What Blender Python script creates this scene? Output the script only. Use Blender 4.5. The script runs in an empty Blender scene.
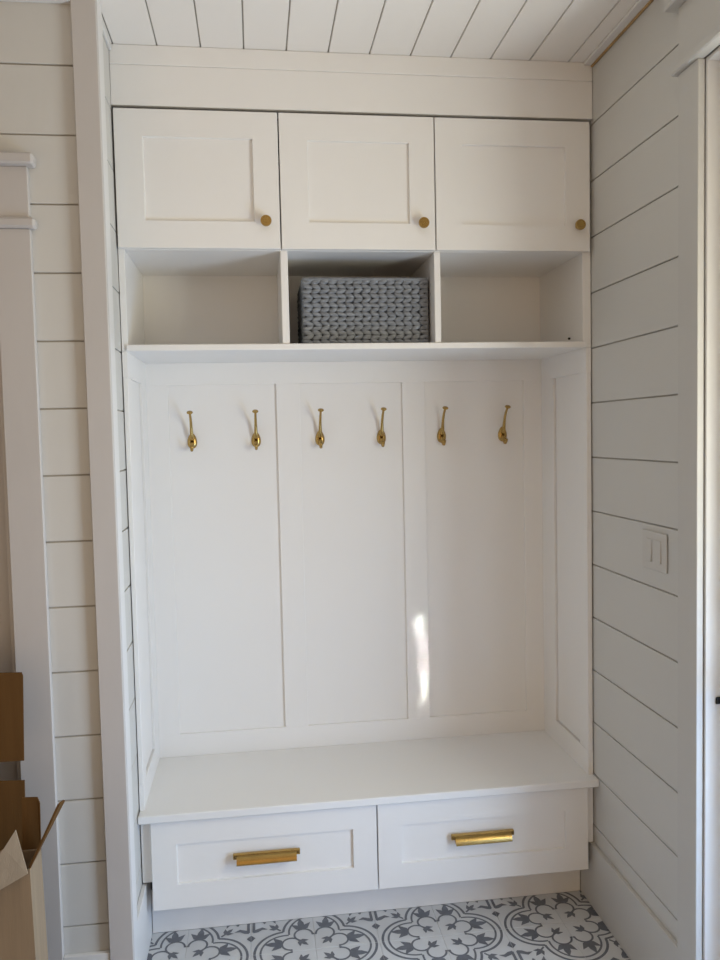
import bpy, bmesh, math, random
from mathutils import Vector, Matrix
random.seed(4)
scn = bpy.context.scene
COL = scn.collection

# ------------------------------------------------------------------ camera
CZ = 1.6713
YAW, PITCH, ROLL, FPX = 0.1292, -0.0578, -0.022, 794.63
def cam_axes():
    cy, sy, cp, sp = math.cos(YAW), math.sin(YAW), math.cos(PITCH), math.sin(PITCH)
    F = Vector((sy*cp, cy*cp, sp)); R = Vector((cy, -sy, 0)); U = R.cross(F)
    c, s = math.cos(ROLL), math.sin(ROLL)
    return c*R + s*U, -s*R + c*U, F
cd = bpy.data.cameras.new('camera'); co = bpy.data.objects.new('camera', cd); COL.objects.link(co)
r_, u_, f_ = cam_axes()
co.matrix_world = Matrix(((r_.x, u_.x, -f_.x, 0.4035), (r_.y, u_.y, -f_.y, -2.5804), (r_.z, u_.z, -f_.z, CZ), (0, 0, 0, 1)))
cd.sensor_fit = 'VERTICAL'; cd.sensor_height = 36.0; cd.lens = FPX/960*36.0
cd.clip_start = 0.02
scn.camera = co

# ------------------------------------------------------------------ world, lights, exposure
w = bpy.data.worlds.new('world'); scn.world = w; w.use_nodes = True
bg = w.node_tree.nodes['Background']; bg.inputs[0].default_value = (1.0, 0.73, 0.475, 1); bg.inputs[1].default_value = 0.76
def area(name, loc, rot, sx, sy, power, col):
    l = bpy.data.lights.new(name, 'AREA'); l.shape = 'RECTANGLE'; l.size = sx; l.size_y = sy; l.energy = power; l.color = col
    o = bpy.data.objects.new(name, l); COL.objects.link(o); o.location = loc; o.rotation_euler = rot
    return o
# daylight entering through the glazed entry door on the right
area('door_daylight_low', (1.85, -1.25, 0.70), (0, math.radians(90), 0), 0.85, 1.0, 46, (0.36, 0.59, 1.0))
area('door_daylight_high', (1.85, -1.25, 1.60), (0, math.radians(90), 0), 0.85, 1.0, 36, (1.0, 0.925, 0.745))
# helper beams added inside the doorway, imitating a sun streak on the locker back
def streak_light(name, src, dst, w_, h_, power):
    d = (Vector(dst)-Vector(src)).normalized()
    o = area(name, src, d.to_track_quat('-Z', 'Y').to_euler(), w_, h_, power, (1.0, 0.96, 0.9))
    o.data.spread = math.radians(2.0)
streak_light('sun_streak_helper', (1.56, -0.85, 1.27), (1.021, 0.43, 0.75), 0.020, 0.30, 0.026)
streak_light('sun_streak_helper_top', (1.56, -0.85, 1.42), (1.022, 0.43, 0.922), 0.030, 0.040, 0.030)
scn.view_settings.view_transform = 'Standard'; scn.view_settings.look = 'None'
scn.view_settings.exposure = 0.0; scn.view_settings.gamma = 1.0; scn.view_settings.use_curve_mapping = False

# ------------------------------------------------------------------ materials
def mat(name, col, rough=0.5, metal=0.0, var=0.0, vscale=6.0, bump=0.0, bscale=60.0, stretch=(1, 1, 1), spec=0.5):
    m = bpy.data.materials.new(name); m.use_nodes = True
    nt = m.node_tree; b = nt.nodes['Principled BSDF']
    b.inputs['Base Color'].default_value = (*col, 1); b.inputs['Roughness'].default_value = rough; b.inputs['Metallic'].default_value = metal
    b.inputs['Specular IOR Level'].default_value = spec
    if var or bump:
        tc = nt.nodes.new('ShaderNodeTexCoord'); mp = nt.nodes.new('ShaderNodeMapping'); mp.inputs['Scale'].default_value = stretch
        nt.links.new(tc.outputs['Object'], mp.inputs['Vector'])
    if var:
        n = nt.nodes.new('ShaderNodeTexNoise'); n.inputs['Scale'].default_value = vscale; n.inputs['Detail'].default_value = 4
        nt.links.new(mp.outputs[0], n.inputs['Vector'])
        cr = nt.nodes.new('ShaderNodeValToRGB')
        cr.color_ramp.elements[0].position = 0.3; cr.color_ramp.elements[1].position = 0.7
        cr.color_ramp.elements[0].color = (*[c*(1-var) for c in col], 1); cr.color_ramp.elements[1].color = (*[min(1, c*(1+var)) for c in col], 1)
        nt.links.new(n.outputs['Fac'], cr.inputs['Fac']); nt.links.new(cr.outputs['Color'], b.inputs['Base Color'])
    if bump:
        n2 = nt.nodes.new('ShaderNodeTexNoise'); n2.inputs['Scale'].default_value = bscale; n2.inputs['Detail'].default_value = 3
        nt.links.new(mp.outputs[0], n2.inputs['Vector'])
        bp = nt.nodes.new('ShaderNodeBump'); bp.inputs['Strength'].default_value = bump; bp.inputs['Distance'].default_value = 0.002
        nt.links.new(n2.outputs['Fac'], bp.inputs['Height']); nt.links.new(bp.outputs['Normal'], b.inputs['Normal'])
    return m
M = dict(
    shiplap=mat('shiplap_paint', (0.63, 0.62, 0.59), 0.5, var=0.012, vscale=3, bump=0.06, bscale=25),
    ceil=mat('ceiling_paint', (0.90, 0.865, 0.825), 0.55, var=0.012, vscale=3, bump=0.05, bscale=25),
    backing=mat('dark_sheathing', (0.46, 0.43, 0.39), 0.9, var=0.1),
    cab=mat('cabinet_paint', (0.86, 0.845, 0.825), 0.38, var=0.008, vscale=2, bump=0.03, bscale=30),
    bench=mat('bench_paint', (0.84, 0.835, 0.825), 0.30, var=0.008, vscale=2, bump=0.03, bscale=30),
    primed=mat('primed_trim', (0.56, 0.53, 0.51), 0.6, var=0.03, vscale=9, bump=0.12, bscale=40, stretch=(1, 1, 0.3)),
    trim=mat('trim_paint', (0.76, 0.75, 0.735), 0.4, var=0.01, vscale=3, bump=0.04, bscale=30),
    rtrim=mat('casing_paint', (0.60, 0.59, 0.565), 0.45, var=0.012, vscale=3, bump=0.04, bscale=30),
    hall=mat('light_block_paint', (0.42, 0.40, 0.37), 0.6, var=0.02),
    caulk=mat('tan_caulk', (0.42, 0.27, 0.12), 0.7, var=0.2, vscale=14),
    brass=mat('brushed_brass', (0.47, 0.31, 0.105), 0.27, 1.0, var=0.08, vscale=30, bump=0.05, bscale=200),
    screw=mat('screw_brass', (0.20, 0.13, 0.05), 0.35, 1.0, var=0.08, vscale=60),
    basket=mat('grey_rope', (0.235, 0.25, 0.275), 0.8, var=0.28, vscale=45, bump=0.6, bscale=220, stretch=(1, 1, 3)),
    basket_in=mat('basket_core', (0.05, 0.053, 0.06), 0.9, var=0.2, vscale=30),
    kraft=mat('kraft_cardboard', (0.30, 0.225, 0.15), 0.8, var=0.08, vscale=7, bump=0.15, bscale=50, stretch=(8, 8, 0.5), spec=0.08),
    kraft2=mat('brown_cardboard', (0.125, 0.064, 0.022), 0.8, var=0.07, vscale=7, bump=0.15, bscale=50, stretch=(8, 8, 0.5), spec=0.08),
    black=mat('black_metal', (0.012, 0.012, 0.013), 0.35, 0.6, var=0.1, vscale=40),
    tile=mat('tile_glaze', (0.66, 0.67, 0.68), 0.35, var=0.05, vscale=10),
    ink=mat('tile_pattern_grey', (0.15, 0.16, 0.185), 0.4, var=0.14, vscale=40),
    grout=mat('grout', (0.58, 0.585, 0.59), 0.9, var=0.1, vscale=30),
    plate=mat('switch_plastic', (0.60, 0.585, 0.555), 0.4, var=0.01),
    dark=mat('dark_hole', (0.03, 0.025, 0.02), 0.8, var=0.1),
    concrete=mat('porch_concrete', (0.55, 0.55, 0.54), 0.9, var=0.1, vscale=5),
)
def glass_mat():
    m = bpy.data.materials.new('door_glass'); m.use_nodes = True; nt = m.node_tree; nt.nodes.clear()
    o = nt.nodes.new('ShaderNodeOutputMaterial'); mx = nt.nodes.new('ShaderNodeMixShader'); t = nt.nodes.new('ShaderNodeBsdfTransparent'); g = nt.nodes.new('ShaderNodeBsdfGlossy')
    t.inputs[0].default_value = (0.95, 0.97, 0.96, 1); g.inputs['Roughness'].default_value = 0.02; mx.inputs[0].default_value = 0.07
    nt.links.new(t.outputs[0], mx.inputs[1]); nt.links.new(g.outputs[0], mx.inputs[2]); nt.links.new(mx.outputs[0], o.inputs[0])
    return m
M['glass'] = glass_mat()

# ------------------------------------------------------------------ mesh helpers
def bm_box(bm, x0, x1, y0, y1, z0, z1, bev=0.0, seg=1):
    r = bmesh.ops.create_cube(bm, size=1.0)
    vs = r['verts']
    for v in vs:
        v.co = Vector(((x0+x1)/2 + v.co.x*(x1-x0), (y0+y1)/2 + v.co.y*(y1-y0), (z0+z1)/2 + v.co.z*(z1-z0)))
    if bev:
        es = list({e for v in vs for e in v.link_edges})
        bmesh.ops.bevel(bm, geom=es, offset=bev, segments=seg, affect='EDGES', profile=0.5)
    return bm
def mesh_of(bm, name, m, smooth=False):
    bmesh.ops.recalc_face_normals(bm, faces=bm.faces)
    me = bpy.data.meshes.new(name); bm.to_mesh(me); bm.free()
    for x in (m if isinstance(m, (list, tuple)) else [m]): me.materials.append(M[x])
    if smooth:
        for p in me.polygons: p.use_smooth = True
    return me
def link(name, me, parent=None, loc=None):
    o = bpy.data.objects.new(name, me); COL.objects.link(o)
    if parent is not None: o.parent = parent
    if loc is not None: o.location = loc
    return o
def obj(name, bm, m, parent=None, smooth=False, loc=None):
    return link(name, mesh_of(bm, name, m, smooth), parent, loc)
def boxo(name, x0, x1, y0, y1, z0, z1, m, parent=None, bev=0.0012):
    """box part in world coordinates whose origin sits at its own centre (parent at pl)"""
    c = Vector(((x0+x1)/2, (y0+y1)/2, (z0+z1)/2))
    hx, hy, hz = (x1-x0)/2, (y1-y0)/2, (z1-z0)/2
    o = obj(name, bm_box(bmesh.new(), -hx, hx, -hy, hy, -hz, hz, bev), m)
    place(o, c, parent)
    return o
def wloc(o):
    p = Vector((0, 0, 0))
    while o is not None:
        p += o.location; o = o.parent
    return p
def place(o, c, parent):
    if parent is not None:
        o.parent = parent; o.location = Vector(c) - wloc(parent)
    else:
        o.location = c
def tag(o, label, cat=None, group=None, kind=None):
    o['label'] = label
    if cat: o['category'] = cat
    if group: o['group'] = group
    if kind: o['kind'] = kind
    return o
def thing(name, label, cat, loc=(0, 0, 0), group=None, kind=None):
    o = link(name, None, None, loc); o.empty_display_size = 0.05
    return tag(o, label, cat, group, kind)
def bm_tube(bm, pts, rad, n=10, cap=True):
    pts = [Vector(p) for p in pts]; rings = []
    prev = None
    for i, p in enumerate(pts):
        t = (pts[min(i+1, len(pts)-1)] - pts[max(i-1, 0)]).normalized()
        a = prev if prev is not None else (Vector((1, 0, 0)) if abs(t.x) < 0.9 else Vector((0, 0, 1)))
        a = (a - t*a.dot(t)).normalized(); b = t.cross(a); prev = a
        r = rad[i] if isinstance(rad, (list, tuple)) else rad
        rings.append([bm.verts.new(p + (a*math.cos(k*2*math.pi/n) + b*math.sin(k*2*math.pi/n))*r) for k in range(n)])
    for i in range(len(rings)-1):
        for k in range(n):
            bm.faces.new((rings[i][k], rings[i][(k+1) % n], rings[i+1][(k+1) % n], rings[i+1][k]))
    if cap:
        bm.faces.new(rings[0][::-1]); bm.faces.new(rings[-1])
    return bm
def bm_lathe(bm, prof, axis='y', n=24, at=(0, 0, 0)):
    """prof: (radius, distance along axis)"""
    rings = []
    for r, d in prof:
        ring = []
        for k in range(n):
            a = 2*math.pi*k/n; c, s = r*math.cos(a), r*math.sin(a)
            p = {'y': (c, d, s), 'z': (c, s, d), 'x': (d, c, s)}[axis]
            ring.append(bm.verts.new(Vector(p) + Vector(at)))
        rings.append(ring)
    for i in range(len(rings)-1):
        for k in range(n):
            bm.faces.new((rings[i][k], rings[i][(k+1) % n], rings[i+1][(k+1) % n], rings[i+1][k]))
    bm.faces.new(rings[0]); bm.faces.new(rings[-1][::-1])
    return bm
def bm_frame(bm, w, h, t, sl, sr, rt, rb, rec, edge=0.004):
    """shaker front in the XZ plane: front at y=0, back at y=t; recessed centre panel with a small sloped sticking"""
    X = [-w/2, -w/2+sl, w/2-sr, w/2]; Z = [-h/2, -h/2+rb, h/2-rt, h/2]
    b = 0.0015
    def v(x, y, z): return bm.verts.new((x, y, z))
    o1 = [v(X[0]+b, 0, Z[0]+b), v(X[3]-b, 0, Z[0]+b), v(X[3]-b, 0, Z[3]-b), v(X[0]+b, 0, Z[3]-b)]
    o2 = [v(X[0], b, Z[0]), v(X[3], b, Z[0]), v(X[3], b, Z[3]), v(X[0], b, Z[3])]
    o3 = [v(X[0], t, Z[0]), v(X[3], t, Z[0]), v(X[3], t, Z[3]), v(X[0], t, Z[3])]
    i1 = [v(X[1], 0, Z[1]), v(X[2], 0, Z[1]), v(X[2], 0, Z[2]), v(X[1], 0, Z[2])]
    e = edge
    i2 = [v(X[1]+e, rec, Z[1]+e), v(X[2]-e, rec, Z[1]+e), v(X[2]-e, rec, Z[2]-e), v(X[1]+e, rec, Z[2]-e)]
    for A, B in ((o1, o2), (o2, o3), (i1, o1), (i2, i1)):
        for k in range(4): bm.faces.new((A[k], A[(k+1) % 4], B[(k+1) % 4], B[k]))
    bm.faces.new(i2); bm.faces.new(o3[::-1])
    return bm

XL, XR, YF = -0.006, 1.539, -0.299
CEIL = 2.875
GZ0, PIT, GAP = 0.287, 0.184, 0.0042
BT = 0.014                                   # board thickness
DB = 0.425                                   # face of the back panelling

# ------------------------------------------------------------------ structure: walls with shiplap boards
def shiplap(parent, a0, a1, axis, face, skip_below=0.0, zt=CEIL):
    """boards between a0..a1 along axis, visible face at 'face' (facing -Y for axis x, -/+X for axis y given sign by parent)"""
    cache = {}
    for k in range(-2, 15):
        z0 = GZ0 + (k)*PIT + GAP/2; z1 = z0 + PIT - GAP
        z0 = max(z0, skip_below); z1 = min(z1, zt)
        if z1 - z0 < 0.02: continue
        key = round(z1-z0, 4)
        if key not in cache:
            bm = bmesh.new(); h = key/2; L = (a1-a0)/2
            if axis == 'x': bm_box(bm, -L, L, -BT/2, BT/2, -h, h, 0.0012)
            else: bm_box(bm, -BT/2, BT/2, -L, L, -h, h, 0.0012)
            cache[key] = mesh_of(bm, 'shiplap_board', 'shiplap')
        o = link('shiplap_board', cache[key])
        jit = random.uniform(-0.0006, 0.0006)
        c = ((a0+a1)/2, face+BT/2+jit, (z0+z1)/2) if axis == 'x' else (face+jit, (a0+a1)/2, (z0+z1)/2)
        place(o, c, parent)

# right wall, with the entry door opening
DY0, DY1, DZ = -1.62, -0.6811, 2.588
bm = bmesh.new()
bm_box(bm, XR+0.006, XR+0.20, DY1, 0.55, 0, CEIL); bm_box(bm, XR+0.006, XR+0.20, DY0, DY1, DZ, CEIL); bm_box(bm, XR+0.006, XR+0.20, -3.8, DY0, 0, CEIL)
wr = obj('wall_right', bm, 'backing'); tag(wr, 'white shiplap wall on the right with the entry door', 'wall', kind='structure')
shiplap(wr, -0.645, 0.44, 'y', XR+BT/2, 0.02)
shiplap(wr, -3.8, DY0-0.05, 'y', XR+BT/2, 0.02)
# left front wall, with a door opening further left
LX0, LX1, LZ = -1.15, -0.285, 2.235
bm = bmesh.new()
bm_box(bm, LX1, XL-0.036, YF+0.006, -0.20, 0, CEIL); bm_box(bm, LX0, LX1, YF+0.006, -0.20, LZ, CEIL); bm_box(bm, -2.6, LX0, YF+0.006, -0.20, 0, CEIL)
wl = obj('wall_front', bm, 'backing'); tag(wl, 'white shiplap wall facing the room, left of the mudroom niche', 'wall', kind='structure')
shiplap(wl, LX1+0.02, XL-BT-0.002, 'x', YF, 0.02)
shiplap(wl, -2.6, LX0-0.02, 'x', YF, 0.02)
cache = None
for (x0, x1) in ((LX0-0.02, LX1+0.02),):
    for k in (11, 12, 13, 14):
        z0 = GZ0+k*PIT+GAP/2; z1 = min(z0+PIT-GAP, CEIL)
        if z1-z0 < 0.02: continue
        boxo('shiplap_board', x0+0.001, x1-0.001, YF, YF+BT, z0, z1, 'shiplap', wl)
# niche return wall on the left
wn = obj('wall_left', bm_box(bmesh.new(), XL-BT-0.02, XL-0.006, -0.27, 0.55, 0, CEIL), 'backing')
tag(wn, 'narrow white shiplap return wall at the left side of the niche', 'wall', kind='structure')
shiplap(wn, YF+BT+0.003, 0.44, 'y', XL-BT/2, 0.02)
wb = obj('wall_back', bm_box(bmesh.new(), XL-BT, XR+BT, 0.452, 0.55, 0, CEIL), 'shiplap'); tag(wb, 'plain wall hidden behind the panelled locker back', 'wall', kind='structure')

wh = obj('wall_light_block', bm_box(bmesh.new(), -2.7, -2.6, -3.8, -0.2, 0, CEIL), 'hall'); tag(wh, 'plain unseen wall at the far left, added to block light', 'wall', kind='structure')  # unseen wall added to cut the light coming in from the left
# ceiling planks
ce = obj('ceiling', bm_box(bmesh.new(), -2.6, XR+0.2, -3.8, 0.55, CEIL+0.006, CEIL+0.08), 'backing')
tag(ce, 'white plank ceiling with dark narrow joints', 'ceiling', kind='structure')
CP = 0.132
def plank_mesh(x0, x1, y0, y1):
    return mesh_of(bm_box(bmesh.new(), -(x1-x0)/2, (x1-x0)/2, -(y1-y0)/2, (y1-y0)/2, -0.006, 0.006, 0.0012), 'ceiling_plank', 'ceil')
pm = {}
k = -19
while True:
    x0 = 0.0057 + k*CP + 0.0022; x1 = x0 + CP - 0.0044
    if x0 > XR: break
    x1 = min(x1, XR+0.01)
    y1 = 0.05 if x0 > -0.05 else (-0.29 if x1 < -0.02 else 0.05)
    y0 = -3.8
    x0c = x0
    if k == -1: x0c, y1 = x0, -0.29
    key = (round(x1-x0c, 4), y1)
    if key not in pm: pm[key] = plank_mesh(x0c, x1, y0, y1)
    o = link('ceiling_plank', pm[key]); place(o, ((x0c+x1)/2, (y0+y1)/2, CEIL+0.006+random.uniform(-.0005, .0005)), ce)
    k += 1
# last strip of plank between the return wall and the first joint
boxo('ceiling_plank', XL-0.005, 0.0057-0.0022, -0.288, 0.05, CEIL, CEIL+0.012, 'ceil', ce)

# floor with patterned tiles
T = 0.2103; TX0, TY0 = 0.1294, -0.081
fl = obj('floor', bm_box(bmesh.new(), -2.6, XR+0.2, -3.8, 0.55, -0.06, -0.0015), 'grout')
tag(fl, 'floor of white tiles printed with grey medallion pattern', 'floor', kind='structure')

def arc_poly(cx, cy, r, wd, a0, a1, n=14, tap=False):
    out = []; inn = []
    for i in range(n+1):
        a = math.radians(a0 + (a1-a0)*i/n)
        h = wd/2*(math.sin(math.pi*min(1, 0.15+i/n*0.85))*0.8+0.2 if tap else 1)
        out.append((cx+(r+h)*math.cos(a), cy+(r+h)*math.sin(a))); inn.append((cx+(r-h)*math.cos(a), cy+(r-h)*math.sin(a)))
    return [[out[i], out[i+1], inn[i+1], inn[i]] for i in range(n)]
def shape(pts, cx, cy, ang, s):
    c, q = math.cos(math.radians(ang)), math.sin(math.radians(ang))
    return [(cx+s*(x*c-y*q), cy+s*(x*q+y*c)) for x, y in pts]
LEAF_MID = [(-0.25, 0.0), (0.0, 0.17), (0.28, 0.15), (0.62, 0.0), (0.28, -0.15), (0.0, -0.17)]
LEAF_UP = [(-0.28, 0.02), (-0.22, 0.28), (-0.05, 0.36), (0.22, 0.48), (0.12, 0.22), (0.02, 0.06)]
LEAF_DN = [(x, -y) for x, y in LEAF_UP][::-1]
def tile_polys():
    P = []
    def both(poly):
        P.append(poly); P.append([(y, x) for x, y in poly][::-1])
    for q in arc_poly(0.455, 0.0, 0.492, 0.040, 0, 86, 16): both(q)
    for q in arc_poly(0.455, 0.0, 0.400, 0.032, 0, 97, 16): both(q)
    for q in arc_poly(0.375, 0.172, 0.145, 0.032, -95, 200, 18): both(q)
    both([(0.36, 0.0), (0.395, 0.0), (0.395, 0.035), (0.36, 0.035)])
    for part in (LEAF_MID, LEAF_UP, LEAF_DN):
        both(shape(part, 0.60, 0.195, 6, 0.33))
        P.append(shape(part, 0.625, 0.625, 45, 0.20))
        P.append(shape(part, 0.200, 0.200, 225, 0.21))
    P.append(shape([(-.5, .08), (0, .08), (0, -.08), (-.5, -.08)], 0.60, 0.60, 45, 0.20))
    P.append(shape([(0, .16), (.5, 0), (0, -.16)], 0.77, 0.77, 45, 0.16))
    # curls either side of the tile edges
    both([(0.935, 0.56), (0.980, 0.56), (0.980, 0.83), (0.935, 0.80)])
    both([(0.965, 0.54), (0.965, 0.61), (0.88, 0.645), (0.82, 0.67), (0.73, 0.605), (0.82, 0.605), (0.89, 0.555)])
    both([(0.999, 0.48), (0.930, 0.41), (0.999, 0.32)])
    for q in arc_poly(1.0, 1.0, 0.13, 0.030, 180, 270, 8): P.append(q)
    P.append([(0.95, 0.95), (0.999, 0.93), (0.999, 0.999), (0.93, 0.999)])
    return P
TP = tile_polys()
def tile_bm(rot):
    bm = bmesh.new(); g = 0.0007; h = T/2
    bm_box(bm, -h+g, h-g, -h+g, h-g, -0.0095, 0.0, 0.0008)
    for f in bm.faces: f.material_index = 0
    c, s = (1, 0, -1, 0)[rot], (0, 1, 0, -1)[rot]
    for pi_, poly in enumerate(TP):
        vs = []
        for x, y in poly:
            x = max(-h+g, min(h-g, (x-0.5)*T)); y = max(-h+g, min(h-g, (y-0.5)*T))
            vs.append(bm.verts.new((x*c-y*s, x*s+y*c, 0.0003+pi_*0.000004)))
        try:
            f = bm.faces.new(vs); f.material_index = 1
            f.normal_update()
            if f.normal.z < 0: f.normal_flip()
        except ValueError: pass
    return bm
def tile_mesh(rot, clip=None):
    bm = tile_bm(rot)
    for co_, no_ in (clip or []):
        geom = bm.verts[:] + bm.edges[:] + bm.faces[:]
        bmesh.ops.bisect_plane(bm, geom=geom, plane_co=co_, plane_no=no_, clear_outer=True)
    me = bpy.data.meshes.new('floor_tile'); bm.to_mesh(me); bm.free()
    me.materials.append(M['tile']); me.materials.append(M['ink'])
    return me
TM = {}
FX1, FY1 = XR-0.001, 0.0885
for i in range(-7, 8):
    for j in range(-11, 2):
        cx, cy = TX0 + (i+0.5)*T, TY0 + (j+0.5)*T
        # rotation so that the medallion corner sits on even grid nodes
        ei, ej = i % 2 == 0, j % 2 == 0
        rot = {(True, True): 0, (False, True): 1, (False, False): 2, (True, False): 3}[(ei, ej)]
        if cx-T/2 > FX1 or cy-T/2 > FY1: continue
        clip = []
        if cx+T/2 > FX1: clip.append(((FX1-cx, 0, 0), (1, 0, 0)))
        lim = FY1 if cx > XL else YF-0.002
        if cx-T/2 < XL < cx+T/2 and cy+T/2 > YF: clip.append(((XL+0.001-cx, 0, 0), (-1, 0, 0))); lim = FY1
        if cy-T/2 > lim: continue
        if cx+T/2 < XL and cy-T/2 > YF-0.02: continue
        if cy+T/2 > lim: clip.append(((0, lim-cy, 0), (0, 1, 0)))
        key = (rot, tuple((tuple(round(q, 4) for q in a), b) for a, b in clip))
        if key not in TM: TM[key] = tile_mesh(rot, clip)
        place(link('floor_tile', TM[key]), (cx, cy, random.uniform(-0.0002, 0.0002)), fl)

# trims
def trim(name, x0, x1, y0, y1, z0, z1, m, label, cat='trim', bev=0.002):
    o = boxo(name, x0, x1, y0, y1, z0, z1, m, None, bev)
    return tag(o, label, cat, kind='structure')
trim('trim_1', -0.052, 0.014, -0.319, YF-0.0005, 0, CEIL-0.001, 'primed', 'grey-white primed corner board on the edge of the niche')
trim('trim_2', XL+0.0005, 0.0138, YF, -0.228, 0, CEIL-0.001, 'trim', 'narrow white board turning the niche corner, behind the primed corner board')
trim('trim_3', -2.6, -0.0525, -0.322, YF-0.0005, 2.838, CEIL-0.001, 'trim', 'cream crown strip along the top of the left wall')
# right ceiling trim with its tan caulk edge
t4 = trim('trim_4', XR-0.032, XR-0.0005, -3.8, -0.0165, CEIL-0.010, CEIL-0.0005, 'trim', 'thin white strip in the corner of ceiling and right wall')
boxo('caulk_line', XR-0.007, XR-0.0006, -3.8, -0.0165, CEIL-0.0165, CEIL-0.0102, 'caulk', t4, 0.001)
trim('trim_5', XL+0.0005, 0.0032, -0.2275, -0.0165, CEIL-0.022, CEIL-0.0005, 'trim', 'thin white strip in the corner of ceiling and niche return wall')
# baseboards
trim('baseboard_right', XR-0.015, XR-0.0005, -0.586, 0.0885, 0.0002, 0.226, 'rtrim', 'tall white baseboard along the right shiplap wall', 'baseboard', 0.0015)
trim('baseboard_left', XL+0.0005, XL+0.0145, -0.2275, 0.0885, 0.0002, 0.222, 'trim', 'tall white baseboard inside the niche on the left', 'baseboard', 0.0015)
trim('baseboard_front', -0.179, -0.0525, YF-0.015, YF-0.0005, 0.0002, 0.208, 'trim', 'short white baseboard between the door casing and corner board', 'baseboard', 0.0015)

# casing of the right entry door
c1 = thing('trim_6', 'white craftsman casing with tall header around the entry door', 'trim', (XR, -1.15, 0), kind='structure')
CXF = XR-0.020
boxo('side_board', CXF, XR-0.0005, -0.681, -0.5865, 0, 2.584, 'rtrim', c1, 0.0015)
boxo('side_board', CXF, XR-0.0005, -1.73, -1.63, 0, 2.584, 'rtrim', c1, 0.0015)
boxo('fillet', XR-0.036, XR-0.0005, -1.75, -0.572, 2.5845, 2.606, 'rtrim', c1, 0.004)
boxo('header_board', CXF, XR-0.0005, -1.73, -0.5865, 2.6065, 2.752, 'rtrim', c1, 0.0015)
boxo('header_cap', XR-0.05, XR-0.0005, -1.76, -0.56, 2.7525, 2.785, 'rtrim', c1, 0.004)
bm = bmesh.new()
bm_box(bm, XR-0.0003, XR+0.20, -0.6905, -0.6812, 0, DZ-0.004, 0.001); bm_box(bm, XR-0.0004, XR+0.20, -1.629, -1.6195, 0, DZ-0.004, 0.001); bm_box(bm, XR-0.0004, XR+0.20, -1.6194, -0.6906, DZ-0.013, DZ-0.004, 0.001)
jo = obj('jamb', bm, 'trim'); place(jo, (0, 0, 0), c1)

# glazed entry door
d1 = thing('door_1', 'white glazed entry door at the right edge with black lever', 'door', (XR+0.02, -1.155, 0), kind='structure')
sx0, sx1 = XR+0.066, XR+0.111
boxo('door_stile', sx0, sx1, -0.822, -0.6935, 0.008, 2.571, 'trim', d1, 0.0015)
boxo('door_stile', sx0, sx1, -1.6165, -1.488, 0.008, 2.571, 'trim', d1, 0.0015)
boxo('door_rail', sx0, sx1, -1.4875, -0.8225, 0.008, 0.26, 'trim', d1, 0.0015)
boxo('door_rail', sx0, sx1, -1.4875, -0.8225, 2.42, 2.571, 'trim', d1, 0.0015)
boxo('glass_pane', XR+0.084, XR+0.090, -1.4875, -0.8225, 0.2605, 2.4195, 'glass', d1, 0)
hb = bmesh.new(); bm_lathe(hb, [(0.024, 0), (0.026, -0.004), (0.024, -0.008)], 'x', 20)
hd = obj('door_handle', hb, 'black'); place(hd, (sx0, -0.765, 1.0), d1); hd['label'] = 'black lever door handle'
lb = bmesh.new()
bm_tube(lb, [(0, 0, 0), (-0.03, 0, 0), (-0.044, -0.006, 0), (-0.049, -0.02, 0), (-0.049, -0.106, 0), (-0.049, -0.1085, 0)], [0.009, 0.009, 0.009, 0.0088, 0.0088, 0.007], 14)
lv = obj('lever', lb, 'black', None, True); place(lv, (sx0-0.008, -0.765, 1.0), hd)
# black latch strike on the jamb
sp = boxo('strike_plate', XR+0.026, XR+0.055, -0.6965, -0.6906, 0.952, 0.971, 'black', c1, 0.0025); sp['label'] = 'black latch strike on the jamb'

# casing and door in the left wall
c2 = thing('trim_7', 'primed craftsman door casing with stepped header at the left edge', 'trim', (-0.72, YF, 0), kind='structure')
for x0, x1 in ((-0.271, -0.180), (-1.26, -1.165)):
    boxo('side_board', x0, x1, -0.319, YF-0.0005, 0, 2.240, 'primed', c2, 0.0015)
boxo('fillet', -1.278, -0.164, -0.334, YF-0.0005, 2.2405, 2.268, 'primed', c2, 0.006)
boxo('header_board', -1.26, -0.181, -0.319, YF-0.0005, 2.2685, 2.404, 'primed', c2, 0.0015)
boxo('header_cap', -1.285, -0.160, -0.345, YF-0.0005, 2.4045, 2.434, 'primed', c2, 0.005)
bm = bmesh.new()
bm_box(bm, LX1, LX1+0.012, YF-0.0004, -0.2, 0, LZ, 0.001); bm_box(bm, LX0-0.012, LX0, YF-0.0004, -0.2, 0, LZ, 0.001); bm_box(bm, LX0, LX1, YF-0.0004, -0.2, LZ-0.012, LZ, 0.001)
jo = obj('jamb', bm, 'primed'); place(jo, (0, 0, 0), c2)
boxo('light_leak_board', LX0, LX1, -0.222, -0.202, 0.001, LZ-0.013, 'primed', c2, 0)  # full-size board added behind the door to block light leaking around the slab
d2 = thing('door_2', 'off-white interior door behind the cardboard at the left edge', 'door', ((LX0+LX1)/2, -0.27, 0), kind='structure')
boxo('door_slab', LX0+0.004, LX1-0.004, -0.270, -0.232, 0.008, LZ-0.016, 'primed', d2, 0.0015)
for z0, z1 in ((0.18, 0.98), (1.14, 2.06)):
    b = bmesh.new(); bm_frame(b, 0.60, z1-z0, 0.010, 0.02, 0.02, 0.02, 0.02, 0.006, 0.006)
    place(obj('raised_panel', b, 'primed'), ((LX0+LX1)/2, -0.281, (z0+z1)/2), d2)

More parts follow.
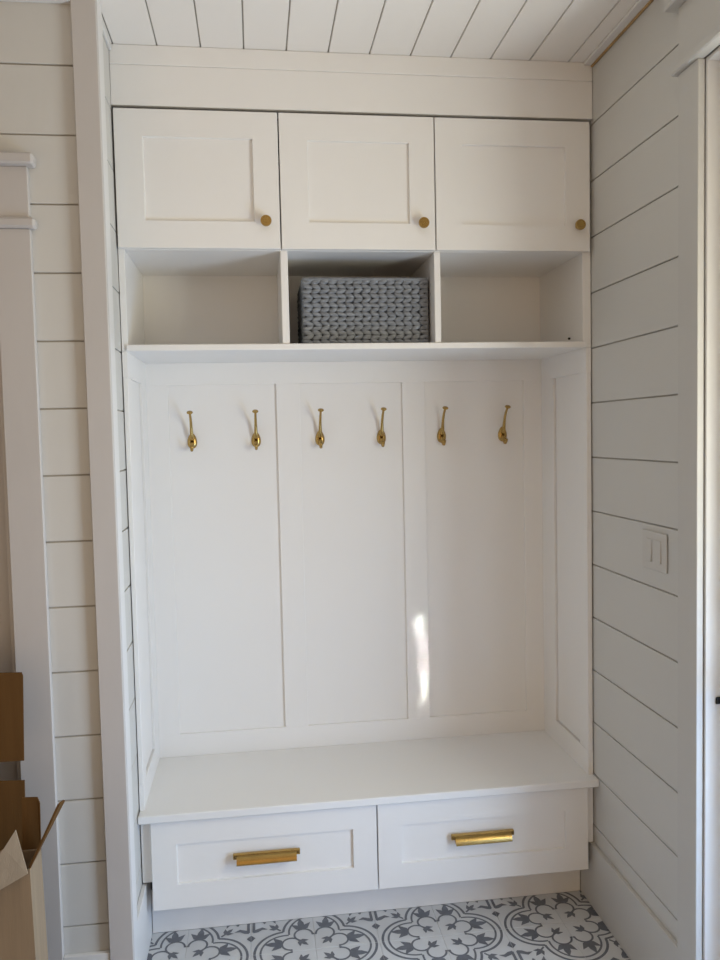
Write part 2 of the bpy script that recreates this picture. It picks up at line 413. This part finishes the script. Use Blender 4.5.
# ------------------------------------------------------------------ upper cabinet
uc = thing('upper_cabinet', 'white built-in wall cabinet with three doors above open cubbies', 'cabinet', (0.766, 0.2, 1.945))
boxo('gable', -0.0035, 0.0155, 0.0, 0.4245, 1.9461, 2.6815, 'cab', uc)
boxo('gable', 1.5065, 1.5355, 0.0, 0.4245, 1.9461, 2.6815, 'cab', uc)
boxo('divider', 0.4985, 0.5215, 0.0, 0.404, 1.9665, 2.2595, 'cab', uc)
boxo('divider', 0.9985, 1.0195, 0.0, 0.404, 1.9665, 2.2595, 'cab', uc)
boxo('cabinet_bottom', 0.0156, 1.5064, 0.0, 0.404, 2.260, 2.280, 'cab', uc)
boxo('cabinet_back', 0.0156, 1.5064, 0.4045, 0.4245, 1.966, 2.70, 'cab', uc, 0)
boxo('shelf', 0.0156, 1.5064, 0.0, 0.4245, 1.946, 1.9655, 'cab', uc, 0)
boxo('shelf_edge', 0.0102, 1.5178, -0.006, -0.0002, 1.946, 1.9658, 'cab', uc, 0.002)
boxo('filler_board', XL+0.001, 1.5385, -0.014, 0.02, 2.694, 2.8145, 'cab', uc, 0.0015)
boxo('crown_board', XL+0.001, 1.5385, -0.0152, 0.02, 2.815, CEIL-0.0006, 'cab', uc, 0.002)
boxo('cabinet_top', 0.0156, 1.5064, 0.021, 0.404, 2.66, 2.68, 'dark', uc, 0)
def knob(parent, x, z):
    b = bmesh.new(); n = 28
    bm_lathe(b, [(0.0085, 0.0), (0.0085, -0.002), (0.0058, -0.004), (0.0055, -0.014), (0.009, -0.017), (0.0165, -0.0185), (0.0170, -0.020), (0.0170, -0.0275), (0.0160, -0.029), (0.0125, -0.029), (0.0120, -0.0282), (0.0085, -0.0282), (0.008, -0.029), (0.004, -0.029), (0.0035, -0.0283)], 'y', n)
    o = obj('knob', b, 'brass'); place(o, (x, -0.021, z), parent); o['label'] = 'round brass knob'
    return o
def shaker(name, x0, x1, z0, z1, px0, px1, pz0, pz1, parent):
    b = bmesh.new(); bm_frame(b, x1-x0, z1-z0, 0.0195, px0-x0, x1-px1, z1-pz1, pz0-z0, 0.010, 0.0015)
    o = obj(name, b, 'cab'); place(o, ((x0+x1)/2, -0.021, (z0+z1)/2), parent)
    return o
for x0, x1, p0, p1, kx, lab in ((0.0005, 0.4995, 0.085, 0.4205, 0.4554, 'left'), (0.5035, 0.9998, 0.5915, 0.9175, 0.9578, 'middle'), (1.0035, 1.5250, 1.0925, 1.4410, 1.4819, 'right')):
    d = shaker('cabinet_door', x0, x1, 2.2612, 2.682, p0, p1, 2.3445, 2.599, uc)
    knob(d, kx, 2.342)

pn = bmesh.new(); bm_lathe(pn, [(0.004, 0), (0.004, -0.006), (0.0025, -0.007)], 'x', 12)
place(obj('shelf_pin', pn, 'dark'), (1.5064, 0.109, 1.989), uc)
# ------------------------------------------------------------------ panelled back and sides
pb = thing('panelled_backboard', 'white panelled locker back with three tall recessed panels', 'panelling', (0.764, DB, 0.47))
ZB0, ZB1, ZP0, ZP1 = 0.4701, 1.9458, 0.554, 1.865
PX = [(0.088, 0.485), (0.572, 0.964), (1.051, 1.445)]
for x0, x1 in PX:
    boxo('panel', x0-0.004, x1+0.004, DB+0.0100, DB+0.019, ZP0-0.004, ZP1+0.004, 'cab', pb, 0)
def stick(name, x0, x1, z0, z1):
    o = boxo(name, x0, x1, DB, DB+0.0195, z0, z1, 'cab', pb, 0.001)
for x0, x1 in ((-0.003, 0.0883), (0.4847, 0.5723), (0.9637, 1.0513), (1.4447, 1.535)):
    stick('stile', x0, x1, ZP0-0.0005, ZP1+0.0005)
stick('rail', -0.003, 1.535, 0.448, ZP0); stick('rail', -0.003, 1.535, ZP1, 1.97)
def side_panel(xo, xi, label):
    sgn = 1 if xi > xo else -1
    t = thing('side_panel', label, 'panel', ((xo+xi)/2, 0.2, ZB0), 'framed side panels of the locker')
    a, b = min(xo, xi), max(xo, xi)
    boxo('stile', a, b, 0.0, 0.071, ZP0, ZP1, 'cab', t, 0.0015)
    boxo('stile', a, b, 0.300, DB, ZP0, ZP1, 'cab', t, 0)
    boxo('rail', a, b, 0.0, DB, ZB0, ZP0-0.0002, 'cab', t, 0)
    boxo('rail', a, b, 0.0, DB, ZP1+0.0002, ZB1, 'cab', t, 0)
    m = xi - sgn*0.008
    boxo('panel', min(xo+sgn*0.002, m), max(xo+sgn*0.002, m), 0.069, 0.2962, ZP0+0.003, ZP1+0.0, 'cab', t, 0)
side_panel(-0.0032, 0.0112, 'white framed side panel at the left end above the bench')
side_panel(1.5352, 1.5178, 'white framed side panel at the right end above the bench')

# ------------------------------------------------------------------ bench
bt = boxo('bench_top', XL+0.0015, XR-0.0015, -0.046, DB-0.0002, 0.444, 0.470, 'bench', None, 0.003)
tag(bt, 'smooth white bench seat board above the two drawers', 'bench')
db = thing('drawer_base', 'white bench base with two wide drawers and recessed toe kick', 'drawer unit', (0.766, 0.2, 0))
boxo('face_stile', XL+0.003, 0.0285, 0.0, 0.019, 0.228, 0.4435, 'cab', db)
boxo('face_stile', 1.5095, XR-0.004, 0.0, 0.019, 0.228, 0.4435, 'cab', db)
boxo('face_rail', 0.0288, 1.5092, 0.0003, 0.019, 0.405, 0.4435, 'cab', db)
boxo('carcass', 0.0288, 1.5092, 0.0192, 0.42, 0.150, 0.404, 'cab', db)
boxo('toe_kick', 0.0096, XR-0.0155, 0.0890, 0.105, 0.0002, 0.1495, 'cab', db)
def pull(parent, x, z):
    L = 0.109
    b = bmesh.new()
    # quarter-round hood, open below
    n = 10; ro, ri = 0.027, 0.0245; l = 0.0975
    def ring(xx, r):
        return [b.verts.new((xx, -0.002 - r*math.sin(math.pi/2*k/n)*1.05, 0.012-0.027 + r*math.cos(math.pi/2*k/n))) for k in range(n+1)]
    A, B_, C_, D_ = ring(-l, ro), ring(l, ro), ring(-l, ri), ring(l, ri)
    for k in range(n):
        b.faces.new((A[k], A[k+1], B_[k+1], B_[k])); b.faces.new((C_[k], D_[k], D_[k+1], C_[k+1]))
        b.faces.new((A[k], C_[k], C_[k+1], A[k+1])); b.faces.new((B_[k], B_[k+1], D_[k+1], D_[k]))
    b.faces.new((A[n], C_[n], D_[n], B_[n])); b.faces.new((A[0], B_[0], D_[0], C_[0]))
    for sx in (-1, 1):                                 # end cheeks
        xs = sx*(l-0.0015)
        f = [b.verts.new((xs, -0.002, 0.012-0.027))] + [b.verts.new((xs, -0.002 - ri*math.sin(math.pi/2*k/n)*1.05, 0.012-0.027 + ri*math.cos(math.pi/2*k/n))) for k in range(n+1)]
        b.faces.new(f)
    h = obj('pull', b, 'brass'); place(h, (x, -0.021, z), parent); h['label'] = 'brushed brass cup pull'
    p = obj('mounting_bar', bm_box(bmesh.new(), -L, L, -0.0125, 0, -0.003, 0.0145, 0.0015), 'brass'); place(p, (x, -0.021, z), h)
    for sx in (-1, 1):
        q = bmesh.new(); bm_lathe(q, [(0.0042, 0), (0.0042, -0.002), (0.003, -0.003)], 'y', 12)
        place(obj('screw', q, 'screw'), (x+sx*(L-0.0055), -0.0332, z+0.0055), h)
for x0, x1, p0, p1, px in ((0.0300, 0.7665, 0.1105, 0.6872, 0.3995), (0.7705, 1.5077, 0.850, 1.425, 1.1285)):
    d = shaker('drawer', x0, x1, 0.1425, 0.4360, p0, p1, 0.2245, 0.358, db)
    pull(d, px, 0.2985)

# ------------------------------------------------------------------ coat hooks
def hook_meshes():
    ms = {}
    b = bmesh.new(); n = 26; prof = [(1.0, 0.0), (1.0, -0.0025), (0.93, -0.005), (0.70, -0.0085), (0.35, -0.0105), (0.0, -0.011)]
    rings = []
    for s, d in prof[:-1]:
        ring = []
        for k in range(n):
            a = 2*math.pi*k/n; z = 0.029*math.sin(a); wd = 0.0175*(1 - 0.18*math.sin(a))
            ring.append(b.verts.new((wd*math.cos(a)*s, d, z*s)))
        rings.append(ring)
    for i in range(len(rings)-1):
        for k in range(n): b.faces.new((rings[i][k], rings[i][(k+1) % n], rings[i+1][(k+1) % n], rings[i+1][k]))
    b.faces.new(rings[0]); b.faces.new(rings[-1])
    ms['backplate'] = mesh_of(b, 'backplate', 'brass', True)
    b = bmesh.new()
    pts = [(0, -0.006, 0.004), (0, -0.016, 0.010), (0, -0.022, 0.024), (0, -0.026, 0.044), (0, -0.034, 0.064), (0, -0.048, 0.083), (0, -0.064, 0.097), (0, -0.070, 0.101)]
    bm_tube(b, pts, [0.0085, 0.0078, 0.0066, 0.0056, 0.005, 0.0046, 0.0042, 0.0042], 12)
    ms['upper_arm'] = mesh_of(b, 'upper_arm', 'brass', True)
    b = bmesh.new()
    bm_lathe(b, [(0.004, -0.003), (0.0085, 0.0), (0.0110, 0.002), (0.0110, 0.004), (0.0095, 0.0055), (0.004, 0.0065)], 'z', 20)
    bmesh.ops.rotate(b, verts=b.verts, cent=(0, 0, 0), matrix=Matrix.Rotation(math.radians(32), 3, 'X'))
    ms['cap'] = mesh_of(b, 'cap', 'brass', True)
    b = bmesh.new()
    pts = [(0, -0.006, -0.004), (0, -0.016, -0.014), (0, -0.022, -0.026), (0, -0.030, -0.0335), (0, -0.040, -0.034), (0, -0.047, -0.027), (0, -0.049, -0.018)]
    bm_tube(b, pts, [0.008, 0.0072, 0.0062, 0.0056, 0.0054, 0.0058, 0.0066], 12)
    ms['lower_hook'] = mesh_of(b, 'lower_hook', 'brass', True)
    b = bmesh.new(); bm_lathe(b, [(0.0035, 0), (0.0035, -0.0022), (0.002, -0.003)], 'y', 12)
    ms['screw'] = mesh_of(b, 'screw', 'screw')
    return ms
HM = hook_meshes()
hl = ['brass double coat hook, first from the left, on the left panel', 'brass double coat hook, second from the left, on the left panel',
      'brass double coat hook on the left side of the middle panel', 'brass double coat hook on the right side of the middle panel',
      'brass double coat hook on the left side of the right panel', 'brass double coat hook farthest right, on the right panel']
for x, lab in zip((0.1695, 0.405, 0.6455, 0.881, 1.117, 1.3605), hl):
    h = thing('coat_hook', lab, 'coat hook', (x, DB+0.0100, 1.6590), 'brass coat hooks on the locker panels')
    for nme in ('backplate', 'upper_arm', 'lower_hook'):
        o = link(nme, HM[nme], h)
        if nme == 'upper_arm': link('cap', HM['cap'], o, (0, -0.071, 0.101))
    for z in (0.017, -0.017): link('screw', HM['screw'], h, (0.0, -0.0085, z))

# ------------------------------------------------------------------ woven basket
def basket():
    x0, x1, y0, y1, z0, z1 = 0.573, 0.989, 0.062, 0.372, 1.9662, 2.190
    cx, cy = (x0+x1)/2, (y0+y1)/2; hx, hy, H = (x1-x0)/2, (y1-y0)/2, z1-z0
    t = thing('woven_basket', 'grey chunky woven storage basket in the middle cubby', 'basket', (cx, cy, z0))
    bm = bmesh.new()
    th = 0.008
    bm_box(bm, -hx+0.005, hx-0.005, -hy+0.005, -hy+0.005+th, 0.001, H-0.012); bm_box(bm, -hx+0.005, hx-0.005, hy-0.005-th, hy-0.005, 0.001, H-0.012)
    bm_box(bm, -hx+0.005, -hx+0.005+th, -hy+0.005+th, hy-0.005-th, 0.001, H-0.012); bm_box(bm, hx-0.005-th, hx-0.005, -hy+0.005+th, hy-0.005-th, 0.001, H-0.012)
    bm_box(bm, -hx+0.005, hx-0.005, -hy+0.005, hy-0.005, 0.001, 0.008)
    obj('basket_shell', bm, 'basket_in', t)
    rows = 14; rh = (H-0.012)/rows; stp = 0.0270
    # lump template
    lb = bmesh.new(); bmesh.ops.create_uvsphere(lb, u_segments=8, v_segments=6, radius=1.0); lb.verts.ensure_lookup_table()
    tv = [v.co.copy() for v in lb.verts]; tf = [[v.index for v in f.verts] for f in lb.faces]; lb.free()
    rnd = random.Random(7)
    def row(r):
        V, F = [], []
        z = 0.004 + (r+0.5)*rh; sl = 1 if r % 2 else -1
        for (ax, half, off, inv) in (('x', hx, -hy, 1), ('x', hx, hy, -1), ('y', hy, -hx, 1), ('y', hy, hx, -1)):
            n = int(2*half/stp)
            for k in range(n):
                a = -half + (k+0.5+ (0.5 if (r//2) % 2 else 0)*0)*2*half/n
                ang = sl*(0.30+rnd.uniform(-0.08, 0.08)); c, s = math.cos(ang), math.sin(ang)
                L = 0.0185*rnd.uniform(0.93, 1.07); W = 0.0079*rnd.uniform(0.92, 1.08); D = 0.0075
                dz = rnd.uniform(-0.0008, 0.0008); dd = rnd.uniform(-0.001, 0.001)
                base = len(V)
                for p in tv:
                    u = p.x*L; w_ = p.z*W; u, w_ = u*c - w_*s, u*s + w_*c
                    d = p.y*D + 0.003*inv + dd
                    V.append((a+u, off+d, z+w_+dz) if ax == 'x' else (off+d, a+u, z+w_+dz))
                F += [[base+i for i in f] for f in tf]
        me = bpy.data.meshes.new('woven_row'); me.from_pydata(V, [], F); me.materials.append(M['basket'])
        for p in me.polygons: p.use_smooth = True
        link('woven_row', me, t)
    for r in range(rows): row(r)
    bm = bmesh.new()
    pts = []
    for (sx, sy, a0) in ((1, -1, -90), (1, 1, 0), (-1, 1, 90), (-1, -1, 180)):
        for k in range(5):
            a = math.radians(a0 + 90*k/4); pts.append((sx*(hx-0.012)+0.010*math.cos(a), sy*(hy-0.012)+0.010*math.sin(a), H-0.007))
    pts.append(pts[0])
    bm_tube(bm, pts, 0.0062, 8, False)
    obj('rim', bm, 'basket', t, True)
basket()

# ------------------------------------------------------------------ light switch
sw = thing('light_switch', 'white double rocker light switch plate on the right shiplap wall', 'light switch', (XR, -0.431, 1.316))
boxo('cover_plate', XR-0.006, XR-0.0007, -0.501, -0.361, 1.260, 1.372, 'plate', sw, 0.002)
for y0, y1 in ((-0.4775, -0.4365), (-0.4255, -0.3845)):
    b = bm_box(bmesh.new(), -0.0025, 0.0025, -0.0165, 0.0165, -0.033, 0.033, 0.0012)
    bmesh.ops.rotate(b, verts=b.verts, cent=(0, 0, 0), matrix=Matrix.Rotation(math.radians(3.0), 3, 'Y'))
    place(obj('rocker', b, 'plate'), (XR-0.0068, (y0+y1)/2, 1.316), sw)

# ------------------------------------------------------------------ cardboard
def sheet(pts, nrm, th):
    """flat polygon (3D points) extruded by th along nrm"""
    bm = bmesh.new(); n = Vector(nrm).normalized()*th
    a = [bm.verts.new(Vector(p)) for p in pts]; b = [bm.verts.new(Vector(p)+n) for p in pts]
    bm.faces.new(a); bm.faces.new(b[::-1])
    for k in range(len(a)): bm.faces.new((a[k], b[k], b[(k+1) % len(a)], a[(k+1) % len(a)]))
    return bm
TH = 0.005
fc = thing('flattened_carton', 'flattened brown carton standing upright with square side flaps', 'cardboard', (-0.45, -0.47, 0))
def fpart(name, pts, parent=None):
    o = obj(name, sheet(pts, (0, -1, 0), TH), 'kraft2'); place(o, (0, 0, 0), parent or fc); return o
YB = -0.47
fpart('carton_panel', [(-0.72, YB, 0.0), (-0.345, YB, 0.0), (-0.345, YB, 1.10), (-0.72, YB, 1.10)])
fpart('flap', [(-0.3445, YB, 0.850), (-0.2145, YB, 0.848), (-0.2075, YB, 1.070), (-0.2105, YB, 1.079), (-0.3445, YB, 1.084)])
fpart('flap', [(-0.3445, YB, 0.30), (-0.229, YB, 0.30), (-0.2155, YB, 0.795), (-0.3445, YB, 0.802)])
oc = thing('open_carton', 'open tan cardboard box with raised flaps at the lower left', 'cardboard box', (-0.34, -0.70, 0))
BX0, BX1, BY0, BY1, BZ = -0.52, -0.132, -0.75, -0.655, 0.702
def cpart(name, pts, nrm, m='kraft'):
    o = obj(name, sheet(pts, nrm, TH), m); place(o, (0, 0, 0), oc); return o
cpart('box_wall', [(BX0, BY0, 0.0), (BX1+0.012, BY0, 0.0), (BX1, BY0, BZ), (BX0, BY0, BZ)], (0, 1, 0))
cpart('box_wall', [(BX0, BY1, 0.0), (BX1+0.012, BY1, 0.0), (BX1, BY1, BZ), (BX0, BY1, BZ)], (0, -1, 0))
cpart('box_wall', [(BX1+0.012, BY0+TH, 0.0), (BX1+0.012, BY1-TH, 0.0), (BX1, BY1-TH, BZ), (BX1, BY0+TH, BZ)], (-1, 0, 0))
cpart('box_wall', [(BX0, BY0+TH, 0.0), (BX0, BY1-TH, 0.0), (BX0, BY1-TH, BZ), (BX0, BY0+TH, BZ)], (1, 0, 0))
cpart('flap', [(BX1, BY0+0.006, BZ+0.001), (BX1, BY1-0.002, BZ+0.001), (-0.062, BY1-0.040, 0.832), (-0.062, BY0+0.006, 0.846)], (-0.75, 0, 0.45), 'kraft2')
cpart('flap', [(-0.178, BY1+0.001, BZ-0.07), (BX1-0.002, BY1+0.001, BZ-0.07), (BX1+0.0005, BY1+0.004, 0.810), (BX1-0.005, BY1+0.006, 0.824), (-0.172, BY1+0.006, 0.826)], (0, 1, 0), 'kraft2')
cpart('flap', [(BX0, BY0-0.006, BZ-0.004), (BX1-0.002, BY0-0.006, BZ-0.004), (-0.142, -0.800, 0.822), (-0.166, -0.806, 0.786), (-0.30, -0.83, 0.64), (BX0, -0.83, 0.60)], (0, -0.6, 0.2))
